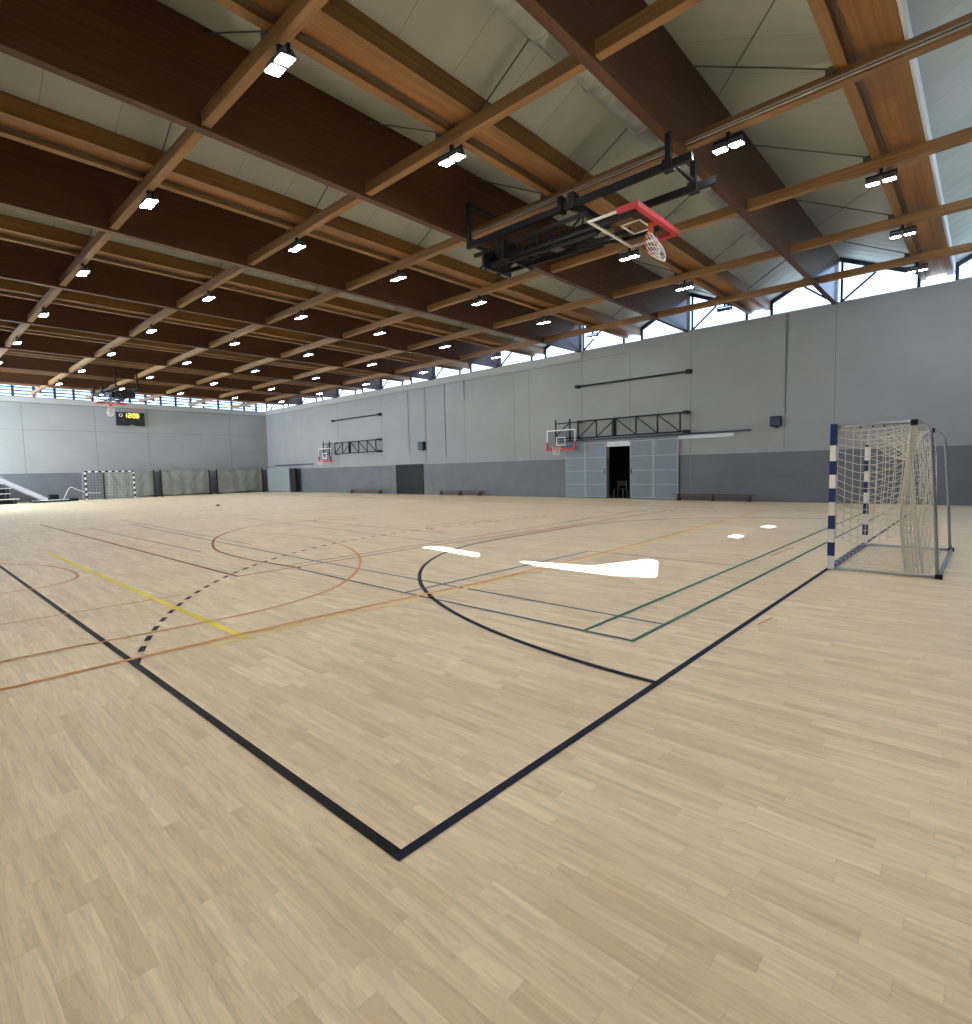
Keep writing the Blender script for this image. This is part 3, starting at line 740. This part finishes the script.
# ------------------------------------------------------------------ ceiling-mounted hoop (folded up)
def ceiling_hoop(lab, x0, y_near, y_far, flip=1, simple=False):
    """two rails along Y at x0 and x0+1.15; y_near is the rail end by the board"""
    zc = 7.02; xa, xb = x0, x0 + 1.13
    r = empty('ceiling_basketball_hoop', (x0, y_near, zc), label=lab, cat='basketball hoop', group='folded hoops under the roof')
    Y = lambda t: y_near + (y_far - y_near) * t
    def P(n, mb, m, lb=None):
        o = mb.build(n, m, r); o.data.transform(Matrix.Translation((-x0, -y_near, -zc)))
        if lb: o['label'] = lb
        return o
    for x in (xa, xb): P('rail', MB().bar((x, Y(0), zc), (x, Y(1), zc), .09, .13), M['black'])
    # hangers: inverted U at the far end, drops at the near end
    yh = Y(.99)
    P('hanger', MB().bar((xa, yh, zc), (xa, yh, 8.02), .08), M['black']); P('hanger', MB().bar((xb, yh, zc), (xb, yh, 8.02), .08), M['black'])
    P('hanger_crossbar', MB().bar((xa, yh, 7.98), (xb, yh, 7.98), .06), M['black'])
    for x in (xa, xb):
        P('hanger', MB().bar((x, Y(.08), zc), (x, Y(.08), 7.58), .10), M['black'])
        P('clamp', MB().box(x - .09, x + .09, Y(.08) - .09, Y(.08) + .09, zc - .10, zc + .09), M['black'])
    P('cross_tube', MB().bar((xa, Y(.08), zc + .12), (xb, Y(.08), zc + .12), .06), M['black'])
    P('cross_tube', MB().bar((xa, Y(.45), zc), (xb, Y(.45), zc), .12), M['black'])
    P('cross_tube', MB().bar((xa, Y(.97), zc), (xb, Y(.97), zc), .08), M['black'])
    P('clamp', MB().box(xa - .1, xa + .1, Y(.45) - .08, Y(.45) + .08, zc - .1, zc + .2), M['black'])
    P('clamp', MB().box(xa - .1, xa + .1, Y(.50) - .05, Y(.50) + .05, zc - .1, zc + .22), M['black'])
    # folded mast: two chords and lacing below the rails
    zm0, zm1 = zc - .22, zc - .50
    for (x, z, ya, yb_) in ((xa + .12, zm0, .40, .98), (xb - .12, zm0, .40, .98), (xa + .25, zm1, .30, .90), (xb - .25, zm1, .30, .90)):
        P('mast_tube', MB().bar((x, Y(ya), z), (x, Y(yb_), z), .075), M['black'])
    for i in range(5):
        a, b = .42 + .11 * i, .53 + .11 * i
        P('mast_brace', MB().bar((xa + .12, Y(a), zm0), (xb - .12, Y(b), zm0), .04), M['black'])
        if i < 4: P('mast_brace', MB().bar((xb - .25, Y(a), zm1), (xa + .25, Y(b), zm1), .035), M['black'])
        P('mast_brace', MB().bar((xa + .12, Y(a), zm0), (xa + .25, Y(b), zm1), .035), M['black'])
        P('mast_brace', MB().bar((xb - .12, Y(a), zm0), (xb - .25, Y(b), zm1), .035), M['black'])
    P('mast_plate', MB().box(xa, xb, Y(.80) - .03, Y(.80) + .03, zm1 - .06, zm0 + .10), M['black'])
    P('mast_plate', MB().box(xa + .05, xb - .05, Y(.92) - .03, Y(.92) + .03, zm1 - .08, zm0 + .06), M['black'])
    P('winch', MB().box(xa + .45, xa + .75, Y(.60) - .12, Y(.60) + .12, zm1 - .02, zm1 + .10), M['fit'])
    P('strut', MB().bar((xa + .3, Y(.95), zm1 - .02), (xa + .3, Y(.38), zc - .62), .05), M['black'])
    P('strut', MB().bar((xb - .3, Y(.95), zm1 - .02), (xb - .3, Y(.38), zc - .62), .05), M['black'])
    # board lies flat, bottom edge towards the rail's near end
    xc, yc, zbd = 10.70 - 10.0 + x0, None, 6.46
    ysgn = 1 if y_far > y_near else -1
    yc = Y(0) + ysgn * 1.50
    h = bpy.data.objects.new('backboard', None); COL.objects.link(h); h.parent = r
    # local z (up) -> +Y*ysgn ; local -y (front) -> -Z ; local x -> X*
    R3 = Matrix(((ysgn, 0, 0), (0, 0, ysgn), (0, 1, 0))).to_4x4() if False else Matrix.Rotation(0, 4, 'X')
    R3 = Matrix(((-ysgn, 0, 0), (0, 0, ysgn), (0, 1, 0))).to_4x4()
    h.matrix_local = Matrix.Translation((xc - x0, yc - y_near, zbd - zc)) @ R3
    parts, rim, (R, cy, z) = backboard(h)
    # the net hangs straight down from the upright ring
    def nf(t, v):
        lx = R * math.cos(t) * (1 - .35 * v); ly = R * math.sin(t) * (1 - .55 * v)
        return (lx, cy + ly - .30 * v - .05 * math.sin(PI * v), z - .18 * math.sin(PI * v * .6) - .08 * v)
    hoop_net(rim, nf, r=.006)
    for s in (-.5, .5):
        P('board_arm', MB().bar((xc + s, yc + ysgn * .3, zbd + .03), (xc + s * .8, yc + ysgn * .9, zm1), .06), M['black'])
        P('board_arm', MB().bar((xc + s, yc - ysgn * .3, zbd + .03), (xc + s, yc + ysgn * .3, zbd + .03), .06), M['black'])
    return r
ceiling_hoop('folded ceiling basketball hoop with red-edged board, hanging near the first deep beam', 10.0, 4.07, 9.6)
ceiling_hoop('small folded ceiling basketball hoop above the scoreboard by the back windows', 9.6, 43.6, 38.2)

# ------------------------------------------------------------------ near handball goal
r = empty('handball_goal', (GX0, GY - .12, 0), label='blue and white striped handball goal with white net beside the door wall', cat='goal')
gx0, gx1, gy = 9.44, 12.44, 1.72
def G(n, mb, m, lb=None, smooth=False, parent=None):
    o = mb.build(n, m, parent or r, smooth=smooth); o.data.transform(Matrix.Translation((-GX0, -(GY - .12), 0)))
    if lb: o['label'] = lb
    return o
def striped_post(x, ztop, topblue):
    z = 0.01; seq = []
    while z < 1.79: seq.append((z, min(z + .2, 1.81))); z += .2
    post = G('goal_post', MB().box(x - .038, x + .038, gy - .038, gy + .038, .01, ztop), M['white'], 'white post with blue stripes')
    for i, (a, b) in enumerate(seq):
        if i % 2 == 1: G('stripe', MB().box(x - .041, x + .041, gy - .041, gy + .041, a, b), M['blue'], 'dark blue stripe', parent=post)
    return post
p1 = striped_post(gx0, 2.13, True)
G('stripe', MB().box(gx0 - .041, gx0 + .041, gy - .041, gy + .041, 1.84, 2.15), M['blue'], 'dark blue top block', parent=p1)
p2 = striped_post(gx1, 1.86, False)
G('post_cap', MB().box(gx1 - .03, gx1 + .03, gy - .03, gy + .03, 1.86, 1.90), M['black'], parent=p2)
G('post_bracket', MB().box(gx0 + .041, gx0 + .075, gy - .035, gy + .02, 1.78, 2.12), M['matpad'], 'pale grey side plate', parent=p1)
G('post_extension', MB().tube([(gx1, gy, 1.88), (gx1, gy, 2.10)], .018, 8), M['alu'], 'slim grey rod above the short post', parent=p2)
# striped bar on the floor between the posts
bar = G('ground_bar', MB().box(gx0 + .05, gx1 - .05, gy - .035, gy + .035, .01, .06), M['blue'], 'striped bar lying between the posts')
x = gx0 + .22
while x < gx1 - .3:
    G('stripe', MB().box(x, x + .13, gy - .037, gy + .037, .008, .063), M['tube'], 'pale stripe', parent=bar); x += .32
def side_tube(x):
    pts = [(x, gy - .03, 2.10), (x, 1.2, 2.115), (x, .80, 2.115)]
    for i in range(7):
        t = PI / 2 * i / 6; pts.append((x, .80 - .19 * math.sin(t), 1.93 + .185 * math.cos(t)))
    pts += [(x, .575, 1.46), (x, .53, .8), (x, .49, .10), (x, .47, .03)]
    return pts
for x in (gx0, gx1): G('side_tube', MB().tube(side_tube(x), .022, 12), M['tube'], 'curved grey metal tube', smooth=True)
for x in (gx0, gx1): G('floor_tube', MB().tube([(x, gy - .04, .03), (x, .47, .03)], .022, 10), M['alu'], 'shiny metal floor tube', smooth=True)
G('rear_tube', MB().tube([(gx0, .47, .03), (gx1, .47, .03)], .025, 10), M['tube'], smooth=True)
for x in (gx0, gx1):
    G('corner_joint', MB().box(x - .035, x + .035, .43, .51, 0.002, .065), M['black'])
    G('tube_clamp', MB().box(x - .03, x + .03, .75, .83, 2.07, 2.145), M['black'])
    for yy in (1.40, 1.25, 1.12): G('net_clip', MB().box(x - .012, x + .012, yy - .012, yy + .012, 2.07, 2.10), M['black'])
# nets
def cord(mb, pts, r=.0045): mb.tube(pts, r, 4, cap=False)
def side_net(x):
    mb = MB(); nz = 15; ny = 8
    def f(u, v):   # u: 0 post .. 1 back gather ; v: 0 top .. 1 bottom
        zt = 2.08 - .30 * u * 0; yy = gy - .05 - u * (.74 + .03 * math.sin(v * 5))
        sag = .14 * math.sin(PI * u) * (.35 + .65 * min(1, v * 2.5))
        z = 2.06 - v * 1.55 - sag * (1 if v > .02 else .2) + .06 * u * v
        return (x + .03 * math.sin(PI * u) * math.sin(6 * v + x), yy, z)
    for i in range(nz + 1): cord(mb, [f(j / 12, i / nz) for j in range(13)])
    for j in range(ny + 1): cord(mb, [f(j / ny, i / 14) for i in range(15)])
    return mb
G('side_net', side_net(gx0 + .03), M['netw'], 'white knotted side net')
G('side_net', side_net(gx1 - .03), M['netw'], 'white knotted side net')
def back_net():
    mb = MB(); nx, nz = 22, 15
    def f(u, v):
        x = gx0 + .03 + u * (gx1 - gx0 - .06); y = .93 - .07 * math.sin(v * 3) + .05 * math.sin(u * 17 + v * 2)
        z = 2.05 - v * 2.0 - .22 * math.sin(PI * u) * (1 - v) ** 1.2
        return (x, y - .12, max(.012, z))
    for i in range(nz + 1): cord(mb, [f(j / 26, i / nz) for j in range(27)], .004)
    for j in range(nx + 1): cord(mb, [f(j / nx, i / 16) for i in range(17)], .004)
    return mb
G('back_net', back_net(), M['netw'], 'white back net hanging to the floor')
def top_net():
    mb = MB(); nx, ny = 24, 7
    rope = smooth([Vector(p) for p in ((9.47, 1.60, 2.09), (10.0, 1.34, 1.86), (10.5, 1.15, 1.67), (11.0, .98, 1.60), (11.6, 1.05, 1.66), (12.1, 1.30, 1.86), (12.42, 1.60, 2.09))], 5)
    def f(u, v):
        t = u * (len(rope) - 1); i = min(int(t), len(rope) - 2); p = rope[i].lerp(rope[i + 1], t - i)
        q = Vector((gx0 + .02 + u * (gx1 - gx0 - .04), .84, 2.10 - .10 * math.sin(PI * u)))
        w = p.lerp(q, v); w.z -= .10 * math.sin(PI * v) * math.sin(PI * u); return tuple(w)
    for i in range(nx + 1): cord(mb, [f(i / nx, j / 8) for j in range(9)], .005)
    for j in range(ny + 1): cord(mb, [f(i / 30, j / ny) for i in range(31)], .005)
    cord(mb, [f(i / 30, 0) for i in range(31)], .013)
    return mb
G('top_net', top_net(), M['netw'], 'sagging white top net with thick edge rope')
def gather(x):
    mb = MB()
    for q in range(6):
        a = q / 5
        pts = []
        for i in range(13):
            v = i / 12; w = .025 + .075 * v
            y = .80 + .07 * math.sin(PI * v) + (a - .5) * w * 2 + .015 * math.sin(7 * v + 3 * a); pts.append((x + .05 * math.sin(5 * a + 2 * v), y - .06 * v, 2.06 - 2.03 * v))
        cord(mb, pts, 0.011 if q in (0, 5) else .005)
    for i in range(22):
        v = (i + .5) / 22; w = .025 + .075 * v; z = 2.06 - 2.03 * v
        cord(mb, [(x + .05 * math.sin(5 * a + 2 * v), .80 + .07 * math.sin(PI * v) + (a - .5) * w * 2 - .06 * v, z - .03 * math.sin(PI * a)) for a in (0, .25, .5, .75, 1)], .006)
    return mb
G('net_fold', gather(gx0 + .05), M['netw'], 'gathered fold of net hanging from the corner clamp')
G('net_fold', gather(gx0 + .16), M['netw'], 'gathered fold of net hanging from the corner clamp')
# net lying on the floor behind
mb = MB()
for i in range(22): cord(mb, [(gx0 + .1 + .13 * i, 1.55 - .12 * j, .012 + .004 * math.sin(i * 3 + j)) for j in range(9)], .004)
for j in range(9): cord(mb, [(gx0 + .1 + .13 * i, 1.55 - .12 * j, .012 + .004 * math.sin(i * 3 + j)) for i in range(22)], .004)
G('floor_net', mb, M['netw'], 'loose net lying on the floor inside the goal')

# ------------------------------------------------------------------ far handball goal
r = empty('handball_goal', (9.6, 47.3, 0), label='black and white striped handball goal in front of the back wall', cat='goal')
def far_bar(p, q, n, first_black, name):
    w = MB().bar(p, q, .09).build(name, M['white'], r)
    p, q = Vector(p), Vector(q)
    for i in range(n):
        if i % 2 == (0 if first_black else 1):
            a = p.lerp(q, i / n); b = p.lerp(q, (i + 1) / n)
            MB().bar(a, b, .10).build('stripe', M['black'], w)
far_bar((0, 0, .005), (0, 0, 2.08), 11, False, 'goal_post'); far_bar((3.0, 0, .005), (3.0, 0, 2.08), 11, False, 'goal_post')
far_bar((-.04, 0, 2.08), (3.04, 0, 2.08), 15, True, 'crossbar')
for x in (0, 3.0):
    MB().tube([(x, 0, 2.05), (x, .7, 2.05), (x, .85, 1.95), (x, 1.0, .03), (x, .05, .03)], .02, 8).build('side_tube', M['tube'], r)
mb = MB()
for i in range(16): cord(mb, [(3.0 * i / 15, .75 + .2 * j / 8, 2.03 - 2.0 * j / 8) for j in range(9)], .004)
for j in range(11): cord(mb, [(3.0 * i / 15, .75 + .2 * j / 10, 2.03 - 2.0 * j / 10 - .05 * math.sin(PI * i / 15)) for i in range(16)], .004)
tag(mb.build('back_net', M['netw'], r), 'thin white net')

# ------------------------------------------------------------------ fabric divider screens at the back wall
def screen(x0, x1, seed, lab, y=50.05):
    rnd = random.Random(seed); L = x1 - x0
    r = empty('divider_screen', (x0, y, 0), label=lab, cat='divider screen', group='grey fabric screens along the back wall')
    c1, c2 = rnd.uniform(-.5, .5), rnd.uniform(.8, 1.6)
    def f(u, v):
        d = 0.0
        for (ax, s, w, a) in ((.08, .55, .030, .10), (.22, .75, .035, .08), (.93, -.60, .030, .10), (.80, -.75, .035, .08), (.5, .1, .05, .05)):
            q = (u - ax - s * v * .6); d += .3 * a * math.exp(-(q / w) ** 2)
        bot = .12 + .06 * math.sin(u * 7 + seed)
        return (u * L, -d + .02 * math.sin(u * 25 + seed), 2.12 - v * (2.12 - bot))
    MB().grid(f, 60, 18).build('fabric', M['curtain'], r, smooth=True)
    for x in (0, L):
        MB().bar((x, 0, 0.03), (x, 0, 2.2), .07).build('post', M['black'], r)
        MB().box(x - .06, x + .06, -.40, .40, .002, .05).build('foot', M['black'], r)
    MB().tube([(0, 0, 2.14), (L, 0, 2.14)], .02, 8).build('top_rail', M['tube'], r)
screen(11.30, 14.75, 1, 'grey fabric divider screen directly behind the striped far goal')
screen(15.25, 19.05, 2, 'grey fabric divider screen in the middle of the row along the back wall')
screen(19.70, 23.75, 3, 'grey fabric divider screen next to the corner of the hall')
r = empty('crash_mat', (24.2, 45.85, 0), label='pale grey padded mat standing on edge against the door wall near the corner', cat='mat')
MB().box(0, .28, 0, 4.1, .02, 2.12).build('cover', M['matpad'], r, bevel=.05)
tag(MB().box(.08, .30, -.9, -.02, .01, 2.1).build('side_flap', M['black_matt'], r), 'dark edge of the mat stack')

# ------------------------------------------------------------------ scoreboard
r = empty('scoreboard', (12.62, YB - .25, 5.72), label='black electronic scoreboard showing amber time on the back wall', cat='scoreboard')
MB().box(0, 1.98, 0, .12, 0, 1.05).build('housing', M['black_matt'], r, bevel=.01)
MB().box(.5, 1.5, .12, .249, .3, .8).build('wall_mount', M['black'], r)
SEG = {'1': 'bc', '2': 'abged', '0': 'abcdef', '8': 'abcdefg'}
def digit(ch, x, z, w, h):
    mb = MB(); t = .045; y0, y1 = -.02, -.002
    for s in SEG[ch]:
        if s in 'agd':
            zz_ = {'a': z + h, 'g': z + h / 2, 'd': z}[s]; mb.box(x, x + w, y0, y1, zz_ - t / 2, zz_ + t / 2)
        else:
            xx = x + (w if s in 'bc' else 0); za = z + (h / 2 if s in 'bf' else 0); mb.box(xx - t / 2, xx + t / 2, y0, y1, za, za + h / 2)
    return mb
for ch, x in (('1', .60), ('2', .84), ('0', 1.14), ('8', 1.38)): tag(digit(ch, x - (.05 if ch == '1' else 0), .66, .17, .29).build('digit', M['amber'], r), f'amber digit {ch}')
MB().box(1.055, 1.09, -.02, -.002, .72, .76).box(1.055, 1.09, -.02, -.002, .86, .90).build('colon', M['amber'], r)
mb = MB(); mb.tube([(.32 + .11 * math.cos(2 * PI * i / 20), -.01, .82 + .11 * math.sin(2 * PI * i / 20)) for i in range(20)], .022, 6, closed=True)
tag(mb.build('emblem', M['white'], r), 'round white emblem')
for (x, w) in ((.35, .25), (1.42, .38)): tag(MB().box(x, x + w, -.012, -.002, .42, .46).build('lettering', M['fit'], r), 'faint small print')
tag(MB().box(.88, 1.22, -.012, -.002, .02, .07).build('maker_plate', M['cap'], r), 'small pale plate')

# ------------------------------------------------------------------ left back corner: seating, mat, rope
r = empty('bleacher_stand', (0, 48.0, 0), label='low stepped seating stand with white bench boards at the back corner', cat='bleachers')
for i, (xe, y, z) in enumerate(((6.05, .2, .36), (5.70, .9, .72), (5.85, 1.6, 1.08), (5.5, 2.3, 1.44))):
    tag(MB().box(-1.5, xe, y, y + .34, z - .045, z).build('bench_board', M['white'], r), 'white seat board')
    MB().box(-1.5, xe - .12, y + .36, y + .68, 0.002, z - .10).build('riser', M['black_matt'], r)
    for x in (0.0, 2.0, 4.0, xe - .3): MB().box(x, x + .06, y + .1, y + .2, 0.002, z - .045).build('leg', M['fit'], r)
r = empty('gym_mat', (6.75, 48.3, 0), label='long black gym mat lying on the floor at the foot of the back wall', cat='mat')
MB().box(0, 2.1, 0, 1.0, .01, .14).build('cover', M['black_matt'], r, bevel=.02)
tag(MB().box(.02, 2.08, .02, .98, .14, .15).build('top_cover', M['offwhite'], r), 'pale top face')  # pale sheet stands in for reflections on the black mat
r = MB().box(8.90, 9.45, 48.9, 49.5, .005, .22).build('gym_bag', M['black'], bevel=.05)
tag(r, 'small black bag on the floor beside the long mat', 'bag')
r = MB().box(7.9, 8.5, 50.0, 50.4, .005, .50).build('equipment_case', M['black'], bevel=.04)
tag(r, 'small dark case standing at the foot of the back wall', 'case')
rp = smooth([Vector((8.9, .1)), Vector((9.35, .95)), Vector((9.9, .72)), Vector((10.6, .50)), Vector((11.3, .48))])
tag(MB().tube([(p.x, YB - .12, p.y) for p in rp], .02, 6).build('white_rope_cord', M['white']), 'loose white rope sagging along the back wall behind the far goal', 'rope')

# ------------------------------------------------------------------ ball-like cap on the floor far out
b = MB(); b.tube([(0, 0, .005), (0, 0, .03), (0, 0, .06), (0, 0, .085)], [.09, .11, .09, .03], 12)
o = b.build('floor_cap', M['bench'], smooth=True); o.location = (11.81, 30.1, 0.002)
tag(o, 'small dark round object lying alone on the far court floor', 'floor object')

# ------------------------------------------------------------------ light
w = bpy.data.worlds.new('sky'); S.world = w; w.use_nodes = True
nt = w.node_tree; bg = nt.nodes['Background']
tc = nt.nodes.new('ShaderNodeTexCoord'); sp = nt.nodes.new('ShaderNodeSeparateXYZ'); nt.links.new(tc.outputs['Generated'], sp.inputs[0])
cr = nt.nodes.new('ShaderNodeValToRGB'); e = cr.color_ramp.elements
e[0].position = 0.0; e[0].color = (0.66, 0.83, 1.0, 1); e[1].position = 0.6; e[1].color = (0.16, 0.36, 0.95, 1)
nt.links.new(sp.outputs[2], cr.inputs[0]); nt.links.new(cr.outputs[0], bg.inputs[0]); bg.inputs[1].default_value = 1.9

SL = 0.62; d = Vector((1, DYX, -SL)).normalized()
sun = bpy.data.lights.new('sun', 'SUN'); sun.energy = 55; sun.angle = math.radians(.3); sun.color = (1, .97, .92)
so = bpy.data.objects.new('sun', sun); COL.objects.link(so); so.rotation_euler = d.to_track_quat('-Z', 'Y').to_euler(); so.location = (-20, 0, 20)
for k in range(-1, 9):      # sky portals of the gables
    y0 = (1.19 + PER * k) + BW; y1 = y0 + PER - BW
    a = bpy.data.lights.new('sky_portal', 'AREA'); a.shape = 'RECTANGLE'; a.size = 1.6; a.size_y = y1 - y0; a.cycles.is_portal = True
    ao = bpy.data.objects.new('sky_portal', a); COL.objects.link(ao); ao.location = (XW + .32, (y0 + y1) / 2, 8.42)
    ao.rotation_euler = Vector((-1, 0, 0)).to_track_quat('-Z', 'Z').to_euler()
for (c, sx, sy, dr) in (((18.45, YF - .3, 7.4), 13, 3.6, (0, 1, 0)), ((10, YB + .55, 8.1), 30, 1.3, (0, -1, 0))):
    a = bpy.data.lights.new('sky_portal', 'AREA'); a.shape = 'RECTANGLE'; a.size = sx; a.size_y = sy; a.cycles.is_portal = True
    ao = bpy.data.objects.new('sky_portal', a); COL.objects.link(ao); ao.location = c; ao.rotation_euler = Vector(dr).to_track_quat('-Z', 'Z').to_euler()

# ------------------------------------------------------------------ camera
f_px, yaw, pit, rol = 550.135597, 0.827395328, -0.0768671469, -0.0224904397
cy, sy, cp_, sp_, cr_, sr = math.cos(yaw), math.sin(yaw), math.cos(pit), math.sin(pit), math.cos(rol), math.sin(rol)
fwd = Vector((sy * cp_, cy * cp_, sp_)); right = Vector((cy, -sy, 0)); upv = right.cross(fwd)
r2 = right * cr_ + upv * sr; u2 = -right * sr + upv * cr_
cam = bpy.data.cameras.new('camera'); co = bpy.data.objects.new('camera', cam); COL.objects.link(co)
mw = Matrix.Identity(4)
for i in range(3): mw[i][0] = r2[i]; mw[i][1] = u2[i]; mw[i][2] = -fwd[i]; mw[i][3] = (0, 0, H_EYE)[i]
co.matrix_world = mw
cam.sensor_fit = 'HORIZONTAL'; cam.sensor_width = 36; cam.lens = 36 * f_px / 972; cam.clip_end = 300; cam.clip_start = .05
S.camera = co
S.view_settings.view_transform = 'Standard'; S.view_settings.look = 'None'; S.view_settings.gamma = 1; S.view_settings.use_curve_mapping = False
S.view_settings.exposure = 1.33
S.cycles.use_denoising = True; S.cycles.use_light_tree = True
S.cycles.max_bounces = 8; S.cycles.diffuse_bounces = 5; S.cycles.sample_clamp_indirect = 6.0; S.cycles.caustics_reflective = False; S.cycles.caustics_refractive = False
